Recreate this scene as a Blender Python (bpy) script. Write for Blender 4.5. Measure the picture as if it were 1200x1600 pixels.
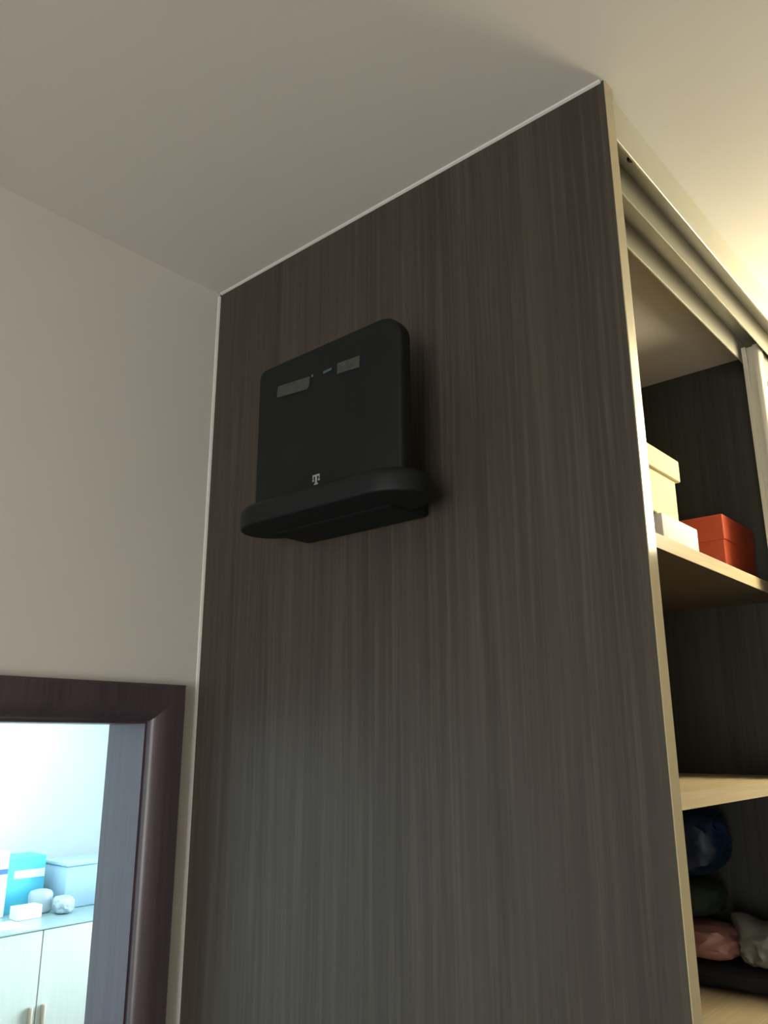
import bpy, bmesh, math, random
from mathutils import Vector, Matrix, noise

for o in list(bpy.data.objects):
    bpy.data.objects.remove(o)
scene = bpy.context.scene
COL = scene.collection
random.seed(7)

# ------------------------------------------------------------------ camera
cam_d = bpy.data.cameras.new('camera')
cam_d.sensor_fit = 'VERTICAL'
cam_d.sensor_height = 36.0
cam_d.lens = 1264.0 / 1600.0 * 36.0
cam_d.clip_start = 0.02
cam = bpy.data.objects.new('camera', cam_d)
COL.objects.link(cam)
RX = Vector((0.7528512, 0.6581796, -0.0038313))      # right
UP = Vector((0.1811651, -0.2016205, 0.9625634))      # up
BK = Vector((0.6327671, -0.7253612, -0.2710294))     # backwards
cam.matrix_world = Matrix(((RX.x, UP.x, BK.x, 0.9375), (RX.y, UP.y, BK.y, -0.6844),
                           (RX.z, UP.z, BK.z, 2.0), (0, 0, 0, 1)))
scene.camera = cam

# ------------------------------------------------------------------ world, daylight, exposure
scene.view_settings.view_transform = 'Standard'
scene.view_settings.look = 'None'
scene.view_settings.gamma = 1.0
scene.view_settings.use_curve_mapping = False
scene.view_settings.exposure = 0.0
scene.cycles.caustics_reflective = False
world = bpy.data.worlds.new('daylight')
scene.world = world
world.use_nodes = True
bg = world.node_tree.nodes['Background']
bg.inputs['Color'].default_value = (0.62, 0.82, 1.0, 1)
bg.inputs['Strength'].default_value = 1.0


def area(name, loc, aim, sx, sy, power, color):
    d = bpy.data.lights.new(name, 'AREA')
    d.shape = 'RECTANGLE'
    d.size, d.size_y = sx, sy
    d.energy = power
    d.color = color
    o = bpy.data.objects.new(name, d)
    COL.objects.link(o)
    o.location = loc
    o.rotation_euler = (Vector(aim) - Vector(loc)).to_track_quat('-Z', 'Y').to_euler()
    return o


ZC = 2.675           # ceiling height
HX1, HY0, HY1 = 2.3, -3.0, 2.6          # hall: x 0..HX1, y HY0..HY1
OX0, OY0, OY1 = -3.7, -2.4, 2.6         # office beyond the door: x OX0..-0.075
# daylight falling in through the office window (in the wall at y = OY1)
area('office_window_daylight', (-1.7, OY1 + 0.12, 1.5), (-1.7, 0, 1.35), 2.3, 1.5, 420.0, (0.66, 0.88, 1.0))
# added fill light, placed at a made-up hall window (in the wall at y = HY0, behind the photographer)
area('hall_window_fill', (1.45, HY0 - 0.12, 1.55), (1.45, 0, 1.7), 1.2, 1.3, 58.0, (1.0, 0.965, 0.91))

# ------------------------------------------------------------------ materials


def new_mat(name):
    m = bpy.data.materials.new(name)
    m.use_nodes = True
    nt = m.node_tree
    return m, nt, nt.nodes['Principled BSDF']


def mix_rgb(nt, fac, a, b):
    n = nt.nodes.new('ShaderNodeMix')
    n.data_type = 'RGBA'
    for s, v in ((6, a), (7, b)):
        if isinstance(v, tuple):
            n.inputs[s].default_value = (*v, 1)
        else:
            nt.links.new(v, n.inputs[s])
    nt.links.new(fac, n.inputs[0])
    return n.outputs[2]


def coords(nt, scale):
    tc = nt.nodes.new('ShaderNodeTexCoord')
    mp = nt.nodes.new('ShaderNodeMapping')
    mp.inputs['Scale'].default_value = scale
    nt.links.new(tc.outputs['Object'], mp.inputs['Vector'])
    return mp.outputs['Vector']


def tex_noise(nt, vec, scale, detail=4.0, rough=0.55, dist=0.0):
    n = nt.nodes.new('ShaderNodeTexNoise')
    n.inputs['Scale'].default_value = scale
    n.inputs['Detail'].default_value = detail
    n.inputs['Roughness'].default_value = rough
    n.inputs['Distortion'].default_value = dist
    nt.links.new(vec, n.inputs['Vector'])
    return n.outputs['Fac']


def ramp(nt, fac, p0, p1):
    r = nt.nodes.new('ShaderNodeMapRange')
    r.inputs[1].default_value = p0
    r.inputs[2].default_value = p1
    nt.links.new(fac, r.inputs[0])
    return r.outputs[0]


def plain(name, c1, c2=None, rough=0.5, metal=0.0, scale=6.0, spec=0.5, bump=0.0, bscale=60.0):
    m, nt, b = new_mat(name)
    c2 = c2 or tuple(x * 0.9 for x in c1)
    v = coords(nt, (1, 1, 1))
    f = ramp(nt, tex_noise(nt, v, scale), 0.3, 0.7)
    nt.links.new(mix_rgb(nt, f, c1, c2), b.inputs['Base Color'])
    b.inputs['Roughness'].default_value = rough
    b.inputs['Metallic'].default_value = metal
    b.inputs['Specular IOR Level'].default_value = spec
    if bump:
        bp = nt.nodes.new('ShaderNodeBump')
        bp.inputs['Strength'].default_value = bump
        bp.inputs['Distance'].default_value = 0.002
        nt.links.new(tex_noise(nt, v, bscale), bp.inputs['Height'])
        nt.links.new(bp.outputs['Normal'], b.inputs['Normal'])
    return m


def wood(name, dark, mid, light, grain=(55, 55, 1.1), rough=0.42, spec=0.5, figure=0.35):
    """vertical or lengthwise grain; grain = per-axis stretch"""
    m, nt, b = new_mat(name)
    v = coords(nt, grain)
    fine = tex_noise(nt, v, 3.6, 5, 0.65)
    broad = tex_noise(nt, v, 0.55, 3, 0.5, 0.3)
    c = mix_rgb(nt, ramp(nt, broad, 0.32, 0.68), dark, mid)
    c = mix_rgb(nt, ramp(nt, fine, 0.45, 0.75), c, light)
    w = nt.nodes.new('ShaderNodeTexWave')
    w.wave_type = 'BANDS'
    w.bands_direction = 'X'
    w.inputs['Scale'].default_value = 0.20
    w.inputs['Distortion'].default_value = 9.0
    w.inputs['Detail'].default_value = 2.0
    w.inputs['Detail Scale'].default_value = 0.35
    nt.links.new(v, w.inputs['Vector'])
    mul = nt.nodes.new('ShaderNodeMath')
    mul.operation = 'MULTIPLY'
    mul.inputs[1].default_value = figure
    nt.links.new(ramp(nt, w.outputs['Fac'], 0.55, 1.0), mul.inputs[0])
    c = mix_rgb(nt, mul.outputs[0], c, dark)
    nt.links.new(c, b.inputs['Base Color'])
    b.inputs['Roughness'].default_value = rough
    b.inputs['Specular IOR Level'].default_value = spec
    bp = nt.nodes.new('ShaderNodeBump')
    bp.inputs['Strength'].default_value = 0.12
    bp.inputs['Distance'].default_value = 0.001
    nt.links.new(fine, bp.inputs['Height'])
    nt.links.new(bp.outputs['Normal'], b.inputs['Normal'])
    return m


M = {}
M['paint'] = plain('wall_paint', (0.70, 0.67, 0.62), (0.66, 0.635, 0.59), 0.85, scale=2.0, spec=0.2, bump=0.06, bscale=180)
M['ceil'] = plain('ceiling_paint', (0.79, 0.765, 0.71), (0.765, 0.74, 0.69), 0.9, scale=1.5, spec=0.15, bump=0.05, bscale=160)
M['office'] = plain('office_paint', (0.84, 0.88, 0.88), (0.81, 0.86, 0.87), 0.8, scale=2.0, spec=0.2)
M['caulk'] = plain('white_caulk', (0.66, 0.65, 0.61), rough=0.5)
M['wenge'] = wood('dark_wood_laminate', (0.042, 0.0345, 0.027), (0.059, 0.049, 0.039), (0.078, 0.066, 0.053), rough=0.45, spec=0.22)
M['wenge_in'] = wood('dark_carcass_laminate', (0.036, 0.037, 0.030), (0.050, 0.051, 0.041), (0.062, 0.062, 0.050), rough=0.5, spec=0.3)
M['birch'] = wood('beige_wood_laminate', (0.50, 0.40, 0.25), (0.60, 0.49, 0.32), (0.66, 0.55, 0.37), grain=(40, 1.2, 40), rough=0.4, figure=0.2)
M['under'] = plain('brown_underside', (0.13, 0.10, 0.065), (0.11, 0.085, 0.055), 0.5)
M['band'] = plain('beige_edge_band', (0.42, 0.36, 0.215), (0.39, 0.33, 0.195), 0.14, scale=9, spec=0.6)
M['alu'] = plain('champagne_aluminium', (0.60, 0.58, 0.48), (0.56, 0.54, 0.45), 0.36, 0.35, scale=4)
M['mahog'] = wood('dark_red_brown_frame', (0.052, 0.036, 0.046), (0.072, 0.049, 0.062), (0.092, 0.064, 0.078), rough=0.36, spec=0.6, figure=0.15)
M['black'] = plain('matt_black_plastic', (0.0045, 0.006, 0.006), (0.006, 0.0078, 0.0078), 0.6, scale=30, spec=0.22)
M['black2'] = plain('satin_black_plastic', (0.0045, 0.006, 0.007), (0.006, 0.0075, 0.009), 0.55, scale=30, spec=0.25)
M['sticker'] = plain('grey_label_film', (0.055, 0.057, 0.051), (0.024, 0.026, 0.023), 0.5, scale=130)
M['mark'] = plain('pale_grey_print', (0.26, 0.27, 0.25), rough=0.5)
M['led'] = plain('teal_status_print', (0.05, 0.09, 0.095), rough=0.4)
M['screw'] = plain('dark_steel', (0.07, 0.06, 0.035), rough=0.5, metal=0.3)
M['cream'] = plain('cream_card', (0.78, 0.70, 0.42), (0.75, 0.67, 0.40), 0.6)
M['white'] = plain('white_card', (0.92, 0.91, 0.88), (0.90, 0.89, 0.86), 0.6)
M['red'] = plain('orange_red_card', (0.55, 0.085, 0.03), (0.50, 0.075, 0.028), 0.55)
M['pinkbag'] = plain('pink_plastic_film', (0.36, 0.14, 0.11), (0.32, 0.17, 0.14), 0.45, scale=14, spec=0.6)
M['greybag'] = plain('milky_plastic_film', (0.16, 0.155, 0.13), (0.11, 0.115, 0.095), 0.45, scale=16, spec=0.6)
M['bluebag'] = plain('dark_blue_film', (0.006, 0.02, 0.05), (0.004, 0.012, 0.035), 0.4, scale=12, spec=0.4)
M['green'] = plain('dark_green_cloth', (0.006, 0.022, 0.010), (0.005, 0.016, 0.008), 0.8, scale=20)
M['blackcloth'] = plain('black_cloth', (0.008, 0.008, 0.010), (0.012, 0.012, 0.014), 0.9, scale=20)
M['glassdark'] = plain('dark_teal_glass', (0.010, 0.020, 0.020), rough=0.12)
M['cab'] = wood('cream_cabinet_laminate', (0.48, 0.48, 0.41), (0.51, 0.51, 0.44), (0.54, 0.54, 0.47), grain=(20, 20, 0.8), rough=0.5, figure=0.1)
M['handle'] = plain('tan_handle', (0.42, 0.33, 0.24), rough=0.4)
M['cyan'] = plain('cyan_card', (0.10, 0.52, 0.66), (0.09, 0.48, 0.63), 0.5)
M['navy'] = plain('blue_print', (0.06, 0.16, 0.36), rough=0.5)
M['paper'] = plain('white_paper', (0.86, 0.88, 0.88), rough=0.7)
M['palebox'] = plain('pale_blue_plastic', (0.42, 0.58, 0.68), (0.40, 0.55, 0.66), 0.35)
M['greyitem'] = plain('pale_grey_plastic', (0.40, 0.47, 0.52), (0.36, 0.43, 0.48), 0.4)
M['glasstop'] = plain('green_edged_glass_top', (0.30, 0.40, 0.40), (0.28, 0.38, 0.385), 0.15)
M['floorw'] = wood('oak_floor', (0.12, 0.08, 0.05), (0.16, 0.11, 0.07), (0.20, 0.14, 0.09), grain=(30, 1.2, 30), rough=0.4)
M['pvc'] = plain('white_pvc', (0.82, 0.83, 0.82), rough=0.35)


def pane_material():
    m = bpy.data.materials.new('window_glass')
    m.use_nodes = True
    nt = m.node_tree
    nt.nodes.clear()
    out = nt.nodes.new('ShaderNodeOutputMaterial')
    mx = nt.nodes.new('ShaderNodeMixShader')
    tr = nt.nodes.new('ShaderNodeBsdfTransparent')
    gl = nt.nodes.new('ShaderNodeBsdfGlossy')
    gl.inputs['Roughness'].default_value = 0.02
    fr = nt.nodes.new('ShaderNodeFresnel')
    nt.links.new(fr.outputs[0], mx.inputs[0])
    nt.links.new(tr.outputs[0], mx.inputs[1])
    nt.links.new(gl.outputs[0], mx.inputs[2])
    nt.links.new(mx.outputs[0], out.inputs[0])
    return m


M['pane'] = pane_material()


def glow_material(color, strength):
    m, nt, b = new_mat('lit_opal_glass')
    b.inputs['Base Color'].default_value = (0.9, 0.86, 0.76, 1)
    b.inputs['Emission Color'].default_value = (*color, 1)
    b.inputs['Emission Strength'].default_value = strength
    return m


LAMP_COLOR, LAMP_STRENGTH = (1.0, 0.88, 0.58), 29.5
M['glow'] = glow_material(LAMP_COLOR, LAMP_STRENGTH)

# ------------------------------------------------------------------ mesh helpers
ORIGIN = {}


def add_box(bm, x0, x1, y0, y1, z0, z1, bev=0.0, seg=2):
    x0, x1 = min(x0, x1), max(x0, x1)
    y0, y1 = min(y0, y1), max(y0, y1)
    z0, z1 = min(z0, z1), max(z0, z1)
    vs = [bm.verts.new((x, y, z)) for z in (z0, z1) for y in (y0, y1) for x in (x0, x1)]
    fs = [bm.faces.new([vs[i] for i in q]) for q in
          ((0, 2, 3, 1), (4, 5, 7, 6), (0, 1, 5, 4), (2, 6, 7, 3), (0, 4, 6, 2), (1, 3, 7, 5))]
    if bev:
        es = list({e for f in fs for e in f.edges})
        bmesh.ops.bevel(bm, geom=es, offset=bev, segments=seg, profile=0.5, affect='EDGES')
    return bm


def box(x0, x1, y0, y1, z0, z1, bev=0.0, seg=2):
    return add_box(bmesh.new(), x0, x1, y0, y1, z0, z1, bev, seg)


def prism(pts, lo, hi, axis):
    """closed outline extruded along an axis ('x','y','z'); pts are the two other axes in order"""
    bm = bmesh.new()

    def P(a, b, t):
        return {'x': (t, a, b), 'y': (a, t, b), 'z': (a, b, t)}[axis]
    A = [bm.verts.new(P(a, b, lo)) for a, b in pts]
    B = [bm.verts.new(P(a, b, hi)) for a, b in pts]
    n = len(pts)
    bm.faces.new(A)
    bm.faces.new(B[::-1])
    for i in range(n):
        bm.faces.new((A[i], B[i], B[(i + 1) % n], A[(i + 1) % n]))
    bmesh.ops.recalc_face_normals(bm, faces=bm.faces)
    return bm


def lathe(profile, cx, cy, seg=40):
    bm = bmesh.new()
    rings = []
    for r, z in profile:
        if r < 1e-6:
            rings.append([bm.verts.new((cx, cy, z))])
        else:
            rings.append([bm.verts.new((cx + r * math.cos(2 * math.pi * i / seg), cy + r * math.sin(2 * math.pi * i / seg), z)) for i in range(seg)])
    for a, b in zip(rings, rings[1:]):
        for i in range(seg):
            j = (i + 1) % seg
            if len(a) == 1:
                bm.faces.new((a[0], b[i], b[j]))
            elif len(b) == 1:
                bm.faces.new((a[i], b[0], a[j]))
            else:
                bm.faces.new((a[i], b[i], b[j], a[j]))
    bmesh.ops.recalc_face_normals(bm, faces=bm.faces)
    return bm


def obj(name, bm, mat, parent=None, smooth=False):
    """link a bmesh given in world coordinates as one object under parent"""
    org = Vector((0, 0, 0))
    p = parent
    if parent is not None:
        org = ORIGIN[parent.name]
    bmesh.ops.translate(bm, verts=bm.verts, vec=-org)
    me = bpy.data.meshes.new(name)
    bm.to_mesh(me)
    bm.free()
    me.materials.append(M[mat])
    if smooth:
        for f in me.polygons:
            f.use_smooth = True
        try:
            me.set_sharp_from_angle(angle=math.radians(40))
        except Exception:
            pass
    o = bpy.data.objects.new(name, me)
    COL.objects.link(o)
    o.parent = p
    ORIGIN[o.name] = org
    return o


def single(name, bm, mat, loc, smooth=False):
    """a top-level mesh whose origin stands at loc"""
    bmesh.ops.translate(bm, verts=bm.verts, vec=-Vector(loc))
    o = obj(name, bm, mat, None, smooth)
    o.location = loc
    ORIGIN[o.name] = Vector(loc)
    return o


def thing(name, loc, label=None, cat=None, group=None, kind=None):
    o = bpy.data.objects.new(name, None)
    o.empty_display_size = 0.05
    COL.objects.link(o)
    o.location = loc
    ORIGIN[o.name] = Vector(loc)
    return tag(o, label, cat, group, kind)


def tag(o, label=None, cat=None, group=None, kind=None):
    if label:
        o['label'] = label
    if cat:
        o['category'] = cat
    if group:
        o['group'] = group
    if kind:
        o['kind'] = kind
    return o


def struct(name, bm, mat, label, cat):
    return tag(obj(name, bm, mat), label, cat, kind='structure')


# ------------------------------------------------------------------ the setting
WT = 0.075                    # thickness of the wall with the door
DY_IN, DY_OUT = -0.075, -0.875   # door opening
DZ = 2.024
b = bmesh.new()
add_box(b, 0, HX1, HY0, HY1, -0.1, 0)
struct('floor', b, 'floorw', 'brown oak floor of the hall', 'floor')
struct('floor_office', box(OX0, 0, OY0, OY1, -0.1, 0), 'floorw', 'brown oak floor of the bright room beyond the door', 'floor')
struct('ceiling', box(-WT, HX1, HY0, HY1, ZC, ZC + 0.1), 'ceil', 'plain off-white ceiling above the wardrobe', 'ceiling')
struct('ceiling_office', box(OX0, -WT, OY0, OY1, ZC, ZC + 0.1), 'office', 'white ceiling of the bright room beyond the door', 'ceiling')
b = bmesh.new()
add_box(b, -WT, 0, HY0, DY_OUT, 0, ZC)
add_box(b, -WT, 0, DY_IN, HY1, 0, ZC)
add_box(b, -WT, 0, DY_OUT, DY_IN, DZ, ZC)
struct('wall_left', b, 'paint', 'off-white painted wall with the brown door frame', 'wall')
struct('wall_right', box(HX1, HX1 + 0.1, HY0, HY1, 0, ZC), 'paint', 'off-white wall opposite the wardrobe', 'wall')
struct('wall_far', box(-WT, HX1, HY1, HY1 + 0.1, 0, ZC), 'paint', 'off-white wall at the far end of the wardrobe', 'wall')


def wall_with_window(name, y_in, y_out, x0, x1, wx0, wx1, wz0, wz1, mat, label):
    b = bmesh.new()
    add_box(b, x0, wx0, y_in, y_out, 0, ZC)
    add_box(b, wx1, x1, y_in, y_out, 0, ZC)
    add_box(b, wx0, wx1, y_in, y_out, 0, wz0)
    add_box(b, wx0, wx1, y_in, y_out, wz1, ZC)
    struct(name, b, mat, label, 'wall')


def window(name, y, wx0, wx1, wz0, wz1, label, n):
    w = thing(name, ((wx0 + wx1) / 2, y, wz0), label, 'window', kind='structure')
    b = bmesh.new()
    add_box(b, wx0, wx1, y - .03, y + .03, wz0, wz0 + .05)
    add_box(b, wx0, wx1, y - .03, y + .03, wz1 - .05, wz1)
    add_box(b, wx0, wx0 + .05, y - .03, y + .03, wz0 + .05, wz1 - .05)
    add_box(b, wx1 - .05, wx1, y - .03, y + .03, wz0 + .05, wz1 - .05)
    obj('window_frame', b, 'pvc', w)
    step = (wx1 - wx0 - .05) / n
    for i in range(n):
        xa = wx0 + .05 + i * step
        obj('pane', box(xa, xa + step - .05, y - .004, y + .004, wz0 + .05, wz1 - .05), 'pane', w)
        if i < n - 1:
            obj('mullion', box(xa + step - .05, xa + step, y - .03, y + .03, wz0 + .05, wz1 - .05), 'pvc', w)


wall_with_window('wall_back', HY0, HY0 - .1, -WT, HX1, 0.8, 2.1, 0.85, 2.25, 'paint', 'off-white wall with the added hall window')
window('added_window_1', HY0 - .05, 0.8, 2.1, 0.85, 2.25, 'unseen white framed window added for the hall fill light', 2)  # unseen window, added to go with the hall fill light
wall_with_window('wall_office_right', OY1, OY1 + .1, OX0, -WT, -2.9, -0.5, 0.7, 2.3, 'office', 'white wall with the wide window at the right end of the bright room')
window('window_2', OY1 + .05, -2.9, -0.5, 0.7, 2.3, 'wide white framed window of the bright room', 3)
struct('wall_office_back', box(OX0 - .1, OX0, OY0, OY1, 0, ZC), 'office', 'bright white wall seen through the doorway', 'wall')
struct('wall_office_left', box(OX0, -WT, OY0 - .1, OY0, 0, ZC), 'office', 'white wall at the left end of the bright room', 'wall')

# door frame: mitred casing with a rounded inner edge, and the jambs
door = thing('door_1', (0, (DY_IN + DY_OUT) / 2, 0), 'dark reddish-brown wooden door frame beside the wardrobe', 'door frame', kind='structure')
CW = 0.047
prof = [(0, 0), (0, .013), (.003, .016), (.0225, .016)]
for k in range(1, 9):
    a = k / 8 * math.pi / 2
    prof.append((.0225 + .0245 * math.sin(a), .016 * math.cos(a)))
oy0, oy1, oz = DY_OUT - CW, DY_IN + CW, DZ + CW


def casing(kind):
    bm = bmesh.new()
    A, B = [], []
    for u, v in prof:
        if kind == 'r':
            A.append((v, oy1 - u, 0)); B.append((v, oy1 - u, oz - u))
        elif kind == 'l':
            A.append((v, oy0 + u, 0)); B.append((v, oy0 + u, oz - u))
        else:
            A.append((v, oy0 + u, oz - u)); B.append((v, oy1 - u, oz - u))
    A = [bm.verts.new(p) for p in A]
    B = [bm.verts.new(p) for p in B]
    n = len(prof)
    for i in range(n):
        j = (i + 1) % n
        bm.faces.new((A[i], B[i], B[j], A[j]))
    bm.faces.new(A)
    bm.faces.new(B[::-1])
    bmesh.ops.recalc_face_normals(bm, faces=bm.faces)
    return bm


for k in 'rlh':
    obj('casing' if k != 'h' else 'head_casing', casing(k), 'mahog', door, smooth=True)
obj('jamb', box(-WT - .01, 0, DY_IN - .003, DY_IN, 0, DZ), 'mahog', door)
obj('jamb', box(-WT - .01, 0, DY_OUT, DY_OUT + .003, 0, DZ), 'mahog', door)
obj('head_jamb', box(-WT - .01, 0, DY_OUT + .003, DY_IN - .003, DZ - .003, DZ), 'mahog', door)

# beads of white filler along the wardrobe side
D = 0.653                      # depth of the wardrobe side panel
struct('trim_1', prism([(0, ZC), (-.003, ZC), (-.0022, ZC - .0016), (0, ZC - .003)], 0.004, D - .004, 'x'), 'caulk',
       'thin white filler bead between ceiling and dark wardrobe side', 'trim')
struct('trim_2', prism([(0, 0), (.003, 0), (.0018, -.0025), (0, -.0035)], 0.0, ZC - .005, 'z'), 'caulk',
       'thin white filler bead between wall and dark wardrobe side', 'trim')

# ------------------------------------------------------------------ wardrobe
WY1 = 2.35                     # far end of the wardrobe
PY = 0.775                     # first partition
wr = thing('wardrobe', (0.3, 1.1, 0), 'built-in dark wood wardrobe with beige shelves and a sliding door pushed aside', 'wardrobe')
sp = obj('side_panel', box(0.001, D - .0012, 0.0, .018, 0.0, ZC - .001), 'wenge', wr)
b = box(D - .0012, D, 0.0, .0185, 0.0, ZC - .001, .0004, 1)
tag(obj('edge_band', b, 'band', sp), 'glossy beige edge strip')
sp2 = obj('side_panel', box(0.001, D, WY1 - .018, WY1, 0.0, ZC - .001), 'wenge', wr)
obj('back_panel', box(0.001, .007, .018, WY1 - .018, 0.0, ZC - .001), 'wenge_in', wr)
obj('partition', box(.007, .555, PY, PY + .018, 0.06, ZC - .001), 'wenge_in', wr)
obj('partition', box(.007, .555, 1.5, 1.518, 0.06, ZC - .001), 'wenge_in', wr)
obj('bottom_board', box(.007, .64, .018, WY1 - .018, 0.04, .06), 'birch', wr)
obj('plinth', box(.60, .618, .018, WY1 - .018, 0.0, .04), 'wenge_in', wr)
SX = 0.56
for zt in (2.241, 1.942, 1.640, 1.32, 0.9, 0.5):
    s = obj('shelf', box(.007, SX - .001, .018, PY, zt - .018, zt), 'birch', wr)
    obj('edge_band', box(SX - .001, SX, .018, PY, zt - .0185, zt), 'birch', s)
    obj('underside', box(.007, SX - .001, .018, PY, zt - .0185, zt - .018), 'under', s)  # thin darker brown layer on the bottom of each shelf
# double aluminium track under the ceiling
tr = obj('top_track', box(.568, .6445, .0185, WY1 - .018, 2.657, ZC), 'alu', wr)
obj('fascia', box(.6445, .6475, .0185, WY1 - .018, 2.622, ZC, .0006, 1), 'alu', tr)
obj('fin', box(.6125, .6155, .0185, WY1 - .018, 2.616, 2.657, .0008, 2), 'alu', tr)
obj('fin', box(.570, .573, .0185, WY1 - .018, 2.616, 2.657, .0008, 2), 'alu', tr)
for y in (.113, .8, 1.5, 2.2):
    obj('screw', lathe([(0, 2.654), (.0035, 2.6535), (.0048, 2.6545), (.0054, 2.657), (0, 2.657)], .630, y, 16), 'screw', tr, True)
obj('bottom_track', box(.566, .646, .0185, WY1 - .0185, .06, .066), 'alu', wr)
# sliding doors: rounded grip stile with a groove on its side, dark pane, far stile, rails


def sliding_door(xc, y0, y1, mat):
    d = obj('sliding_door', box(xc - .005, xc + .005, y0 + .022, y1 - .022, .10, 2.60), mat, wr)
    sec = [(-.014, 0), (-.014, .030), (.0, .034), (.008, .033)]
    for k in range(0, 9):
        a = math.pi / 2 - k / 8 * math.pi / 2
        sec.append((.004 + .011 * math.cos(a) if k else .008, .012 + .02 * math.sin(a)) if k else (.0085, .0325))
    sec += [(.0148, .006), (.0125, .001), (.0105, 0), (.004, 0), (.004, .005), (-.007, .005), (-.007, 0)]
    for m in (1, -1):
        yb = y0 if m == 1 else y1
        obj('stile', prism([(xc + a, yb + m * c) for a, c in sec], .085, 2.632, 'z'), 'alu', d, True)
    obj('rail', box(xc - .012, xc + .010, y0 + .03, y1 - .03, 2.58, 2.630, .001, 1), 'alu', d)
    obj('rail', box(xc - .012, xc + .010, y0 + .03, y1 - .03, .070, .13, .001, 1), 'alu', d)
    return d


sliding_door(.592, .643, 1.53, 'glassdark')
sliding_door(.630, 1.47, WY1 - .02, 'glassdark')

# ------------------------------------------------------------------ things on the upper shelf
Z1 = 2.2415
t = single('cardboard_box', box(.40, .556, .285, .404, Z1, 2.275, .002), 'white', (.478, .345, Z1), True)
tag(t, 'low flat white cardboard box at the upper shelf edge, under the cream box', 'box')
t = thing('lidded_box', (.47, .315, 2.2755), 'cream lidded cardboard box stacked on the white box', 'box')
obj('body', box(.402, .550, .247, .357, 2.2755, 2.345, .0015), 'cream', t)
b = box(.398, .5545, .243, .366, 2.333, 2.3635, .002)
obj('lid', b, 'cream', t)
t = thing('lidded_box', (.43, .67, Z1), 'orange-red lidded cardboard box on the upper shelf beside the white box', 'box')
obj('body', box(.312, .5215, .617, .766, Z1, 2.317, .0015), 'red', t)
obj('lid', box(.310, .5235, .615, .769, 2.306, 2.348, .0018), 'red', t)

# ------------------------------------------------------------------ soft things on the lower shelf


def crumple(cx, cy, z0, rx, ry, h, seed, amp=.25, freq=3.0, sub=4, peaks=()):
    """a slack bag or folded cloth: a flattened superellipsoid with folded, noisy skin and a flat underside"""
    bm = bmesh.new()
    bmesh.ops.create_icosphere(bm, subdivisions=sub, radius=1.0)
    for v in bm.verts:
        d = v.co.normalized()
        k = (abs(d.x) ** 3 + abs(d.y) ** 3 + abs(d.z) ** 3) ** (-1 / 3)
        p = d * k
        q = d * freq + Vector((seed * 7.3, seed * 3.1, seed * 1.7))
        n = 1 - 2 * abs(noise.noise(q)) + .5 * (1 - 2 * abs(noise.noise(q * 2.3)))
        p *= 1 + amp * (n - .6)
        for (pd, ph, pw) in peaks:
            c = max(0.0, d.dot(Vector(pd).normalized()))
            p += Vector(pd).normalized() * ph * c ** pw
        v.co = Vector((cx + rx * p.x, cy + ry * p.y, max(z0, z0 + h * .5 * (1 + p.z))))
    return bm


Z3 = 1.6405
t = single('folded_garment', crumple(.39, .697, Z3, .165, .052, .036, 1, .05, 2.0), 'blackcloth', (.39, .697, Z3), True)
tag(t, 'black folded cloth under the plastic bags on the lower shelf', 'cloth')
t = single('plastic_bag', crumple(.400, .686, 1.679, .054, .046, .046, 5, .13, 1.7), 'pinkbag', (.400, .686, 1.679), True)
tag(t, 'crumpled pink plastic bag on the lower shelf', 'bag')
t = single('plastic_bag', crumple(.489, .690, 1.679, .032, .046, .054, 6, .12, 1.6, peaks=(((-.9, -.1, 1), .85, 9),)), 'greybag', (.489, .690, 1.679), True)
tag(t, 'milky grey plastic bag with a pointed corner beside the pink bag', 'bag')
t = single('folded_garment', crumple(.355, .695, 1.732, .075, .050, .055, 2, .07, 2.0), 'green', (.355, .695, 1.732), True)
tag(t, 'dark green folded cloth lying on the pink plastic bag', 'cloth')
t = single('plastic_bag', crumple(.345, .690, 1.792, .098, .055, .105, 3, .12, 2.0), 'bluebag', (.345, .690, 1.792), True)
tag(t, 'dark blue plastic bag on the green cloth below the middle shelf', 'bag')

# ------------------------------------------------------------------ router on the wardrobe side
rt = thing('wifi_router', (.328, -.0605, 2.237), 'black upright router slab on a rounded foot, fixed to the dark wardrobe side', 'router')


def rounded_rect(x0, x1, z0, z1, r_top, r_left, r_bot=.002, n=8):
    pts = []
    for cx, cz, r, a0 in ((x1 - r_top, z1 - r_top, r_top, 0), (x0 + r_left, z1 - r_left, r_left, 90),
                          (x0 + r_bot, z0 + r_bot, r_bot, 180), (x1 - r_bot, z0 + r_bot, r_bot, 270)):
        for k in range(n + 1):
            a = math.radians(a0 + 90 * k / n)
            pts.append((cx + r * math.cos(a), cz + r * math.sin(a)))
    return pts


def bevel_all(bm, w, seg=2, ang=40):
    es = [e for e in bm.edges if len(e.link_faces) == 2 and e.calc_face_angle(0) > math.radians(ang)]
    bmesh.ops.bevel(bm, geom=es, offset=w, segments=seg, profile=.5, affect='EDGES')
    return bm


body = obj('body', bevel_all(prism(rounded_rect(.2075, .4385, 2.258, 2.446, .030, .012), -.085, -.066, 'y'), .004, 3), 'black', rt, True)
# foot: stadium plate touching the wardrobe side


def stadium(x0, x1, y0, y1, n=16, e=.050):
    pts = []
    ry = (y1 - y0) / 2
    cy = (y0 + y1) / 2
    for sx, cx in ((1, x1 - e), (-1, x0 + e)):
        for k in range(n + 1):
            a = math.radians(-90 + 180 * k / n)
            pts.append((cx + sx * e * math.cos(a), cy + sx * ry * math.sin(a)))
    return pts


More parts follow.
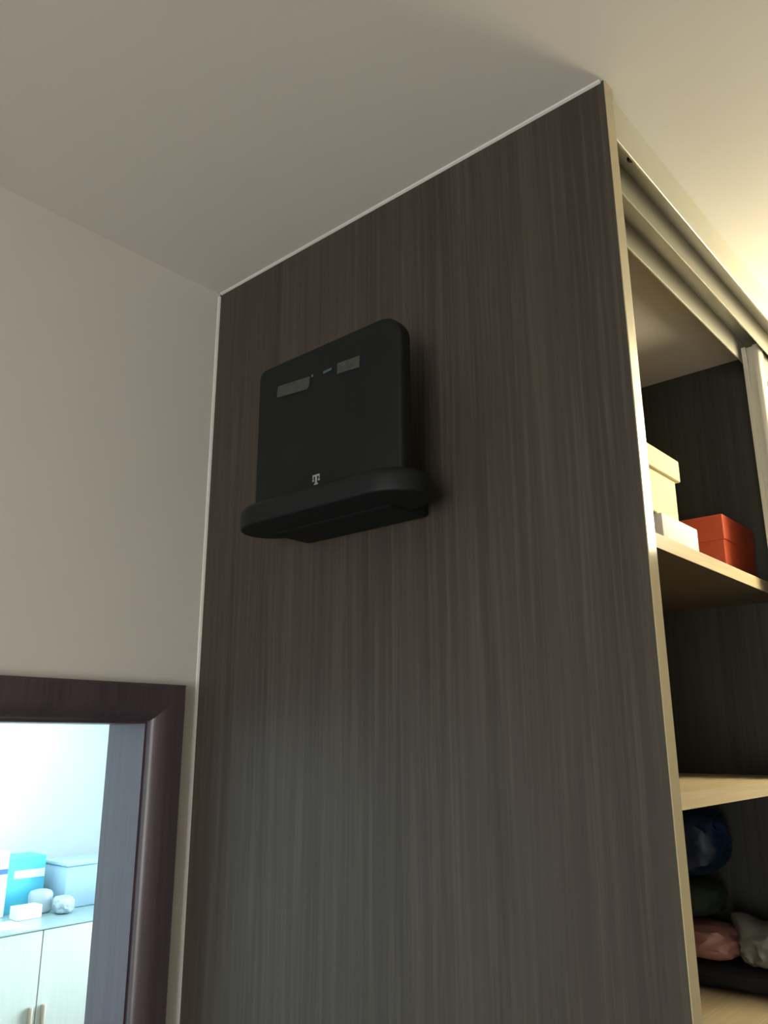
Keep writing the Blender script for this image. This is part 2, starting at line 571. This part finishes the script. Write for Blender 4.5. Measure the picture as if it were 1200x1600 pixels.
ft = prism(stadium(.185, .456, -.110, -.030), 2.2385, 2.266, 'z')
for w, lo in ((.010, 2.265), (.003, 0)):
    es = [e for e in ft.edges if all((v.co.z > lo if lo else v.co.z < 2.2386) for v in e.verts)]
    bmesh.ops.bevel(ft, geom=es, offset=w, segments=5, profile=.5, affect='EDGES')
obj('foot', ft, 'black2', rt, True)
obj('wall_bracket', box(.214, .408, -.066, -.0005, 2.2370, 2.259, .004), 'black2', rt)
YF = -.0853


def face_patch(pts, t=.0005):
    return prism(pts, YF - t, YF + .0008, 'y')


obj('sticker', face_patch([(.2435, 2.400), (.2445, 2.4145), (.301, 2.4105), (.300, 2.3985), (.296, 2.3955)]), 'sticker', rt)
obj('sticker', face_patch([(.3455, 2.3995), (.3455, 2.4125), (.380, 2.4110), (.380, 2.3970)]), 'sticker', rt)
obj('status_mark', face_patch([(.323, 2.4065), (.323, 2.4095), (.336, 2.4105), (.336, 2.4075)]), 'led', rt)
obj('status_mark', face_patch([(.303, 2.4085), (.303, 2.4115), (.3065, 2.4115), (.3065, 2.4085)]), 'led', rt)
# small pale emblem: serif letter form with a square dot on each side
lx, lz = .3145, 2.2745
b = bmesh.new()
t_ = .0005
for x0, x1, z0, z1 in ((-.0055, .0055, .0098, .0118), (-.0055, -.0042, .0072, .0098), (.0042, .0055, .0072, .0098),
                       (-.0013, .0013, .0016, .0098), (-.0030, .0030, .0, .0016)):
    add_box(b, lx + x0, lx + x1, YF - t_, YF + .0008, lz + z0, lz + z1)
for s in (-1, 1):
    add_box(b, lx + s * .0046 - .0012, lx + s * .0046 + .0012, YF - t_, YF + .0008, lz + .0042, lz + .0064)
obj('logo', b, 'mark', rt)

# ------------------------------------------------------------------ furniture and things in the bright room
CX0, CX1, CZ = -3.66, -3.0, 1.163
cb = thing('sideboard', (-3.33, 1.4, 0), 'tall cream sideboard with paired tan handles seen through the doorway', 'cabinet')
obj('body', box(CX0, CX1 - .02, .50, 2.30, 0.06, CZ - .008), 'cab', cb)
obj('plinth', box(CX0, CX1 - .06, .52, 2.28, 0.0, .06), 'cab', cb)
obj('glass_top', box(CX0, CX1 + .008, .49, 2.31, CZ - .008, CZ, .001, 1), 'glasstop', cb)
for y0, y1, hy in ((.50, .95, .905), (.95, 1.402, 1.371), (1.402, 1.85, 1.433), (1.85, 2.30, 1.9)):
    d = obj('door', box(CX1 - .02, CX1, y0 + .002, y1 - .002, .07, CZ - .012, .002, 1), 'cab', cb)
    obj('handle', box(CX1, CX1 + .022, hy - .008, hy + .008, .68, .84, .005, 2), 'handle', d, True)
CZ += .0005
t = thing('box_file', (-3.5, 1.5, CZ), 'cyan box file with a white label on the sideboard', 'box file')
obj('body', box(-3.60, -3.42, 1.393, 1.60, CZ, 1.425, .003), 'cyan', t)
obj('label', prism([(1.437, 1.325), (1.437, 1.362), (1.597, 1.362), (1.597, 1.322)], -3.4205, -3.4190, 'x'), 'paper', t)
t = thing('binder', (-3.48, 1.33, CZ), 'white binder with a blue stripe at the left edge of the doorway view', 'binder')
obj('body', box(-3.60, -3.36, 1.26, 1.375, CZ, 1.468, .004), 'paper', t)
obj('stripe', box(-3.3605, -3.3590, 1.262, 1.373, 1.362, 1.387), 'navy', t)
t = thing('storage_box', (-3.45, 1.8, CZ), 'pale blue plastic storage box right of the cyan box file', 'box')
obj('body', box(-3.56, -3.32, 1.667, 1.97, CZ, 1.366, .006), 'palebox', t, True)
obj('lid', box(-3.565, -3.315, 1.662, 1.975, 1.366, 1.384, .004), 'palebox', t, True)
t = single('small_box', box(-3.30, -3.22, 1.375, 1.50, CZ, 1.222, .003), 'paper', (-3.26, 1.44, CZ))
tag(t, 'small low white box in front of the cyan box file', 'box')
t = single('paper_sheet', box(-3.24, -3.08, 1.20, 1.36, CZ, CZ + .004), 'paper', (-3.16, 1.28, CZ))
tag(t, 'white sheet of paper lying near the sideboard front edge', 'paper')
t = single('plastic_tub', lathe([(0, CZ), (.045, CZ), (.055, CZ + .01), (.060, CZ + .085), (.052, CZ + .10), (.03, CZ + .108), (0, CZ + .11)], -3.345, 1.55, 28), 'greyitem', (-3.345, 1.55, CZ), True)
tag(t, 'pale grey rounded tub between the small white box and the cyan file', 'tub')
t = single('plastic_bag', crumple(-3.24, 1.62, CZ, .05, .045, .08, 9, .12, 2.0), 'greyitem', (-3.24, 1.62, CZ), True)
tag(t, 'pale grey crumpled bag in front of the storage box', 'bag')

# ------------------------------------------------------------------ lamps (all outside the frame; hall globe and office panel are added fill)
LX, LY, LZ, LR = .95, .75, 2.475, .13
lamp = thing('pendant_lamp', (LX, LY, ZC), 'lit round opal glass globe lamp hanging in front of the wardrobe', 'lamp')
obj('ceiling_rose', lathe([(0, ZC), (.05, ZC), (.05, ZC - .012), (.035, ZC - .022), (0, ZC - .022)], LX, LY), 'pvc', lamp, True)
obj('stem', lathe([(.012, ZC - .022), (.012, LZ + LR - .004)], LX, LY, 16), 'pvc', lamp, True)
obj('globe', lathe([(LR * math.sin(math.pi * k / 24) if 0 < k < 24 else 0, LZ + LR * math.cos(math.pi * k / 24)) for k in range(25)], LX, LY), 'glow', lamp, True)

M['glow_hall_fill'] = glow_material((1.0, 0.96, 0.87), 15.5)
HX, HY, HZ, HR = .95, -2.0, 2.32, .14
hl = thing('pendant_lamp', (HX, HY, ZC), 'unseen neutral white globe added as fill light behind the photographer', 'lamp')  # unseen globe, added as soft fill for panel, wall and ceiling
obj('ceiling_rose', lathe([(0, ZC), (.05, ZC), (.05, ZC - .012), (.035, ZC - .022), (0, ZC - .022)], HX, HY), 'pvc', hl, True)
obj('stem', lathe([(.012, ZC - .022), (.012, HZ + HR - .004)], HX, HY, 16), 'pvc', hl, True)
obj('globe', lathe([(HR * math.sin(math.pi * k / 24) if 0 < k < 24 else 0, HZ + HR * math.cos(math.pi * k / 24)) for k in range(25)], HX, HY), 'glow_hall_fill', hl, True)

M['glow_office_fill'] = glow_material((0.72, 0.95, 1.0), 30.0)
ol = thing('added_panel_light', (-2.85, 1.1, ZC), 'unseen square cool white panel added to brighten the back wall of the bright room', 'lamp')  # unseen panel, added to lift the office back wall to near white
obj('frame', box(-3.17, -2.53, .78, 1.42, ZC - .02, ZC), 'pvc', ol)
obj('diffuser', box(-3.15, -2.55, .80, 1.40, ZC - .026, ZC - .02), 'glow_office_fill', ol)
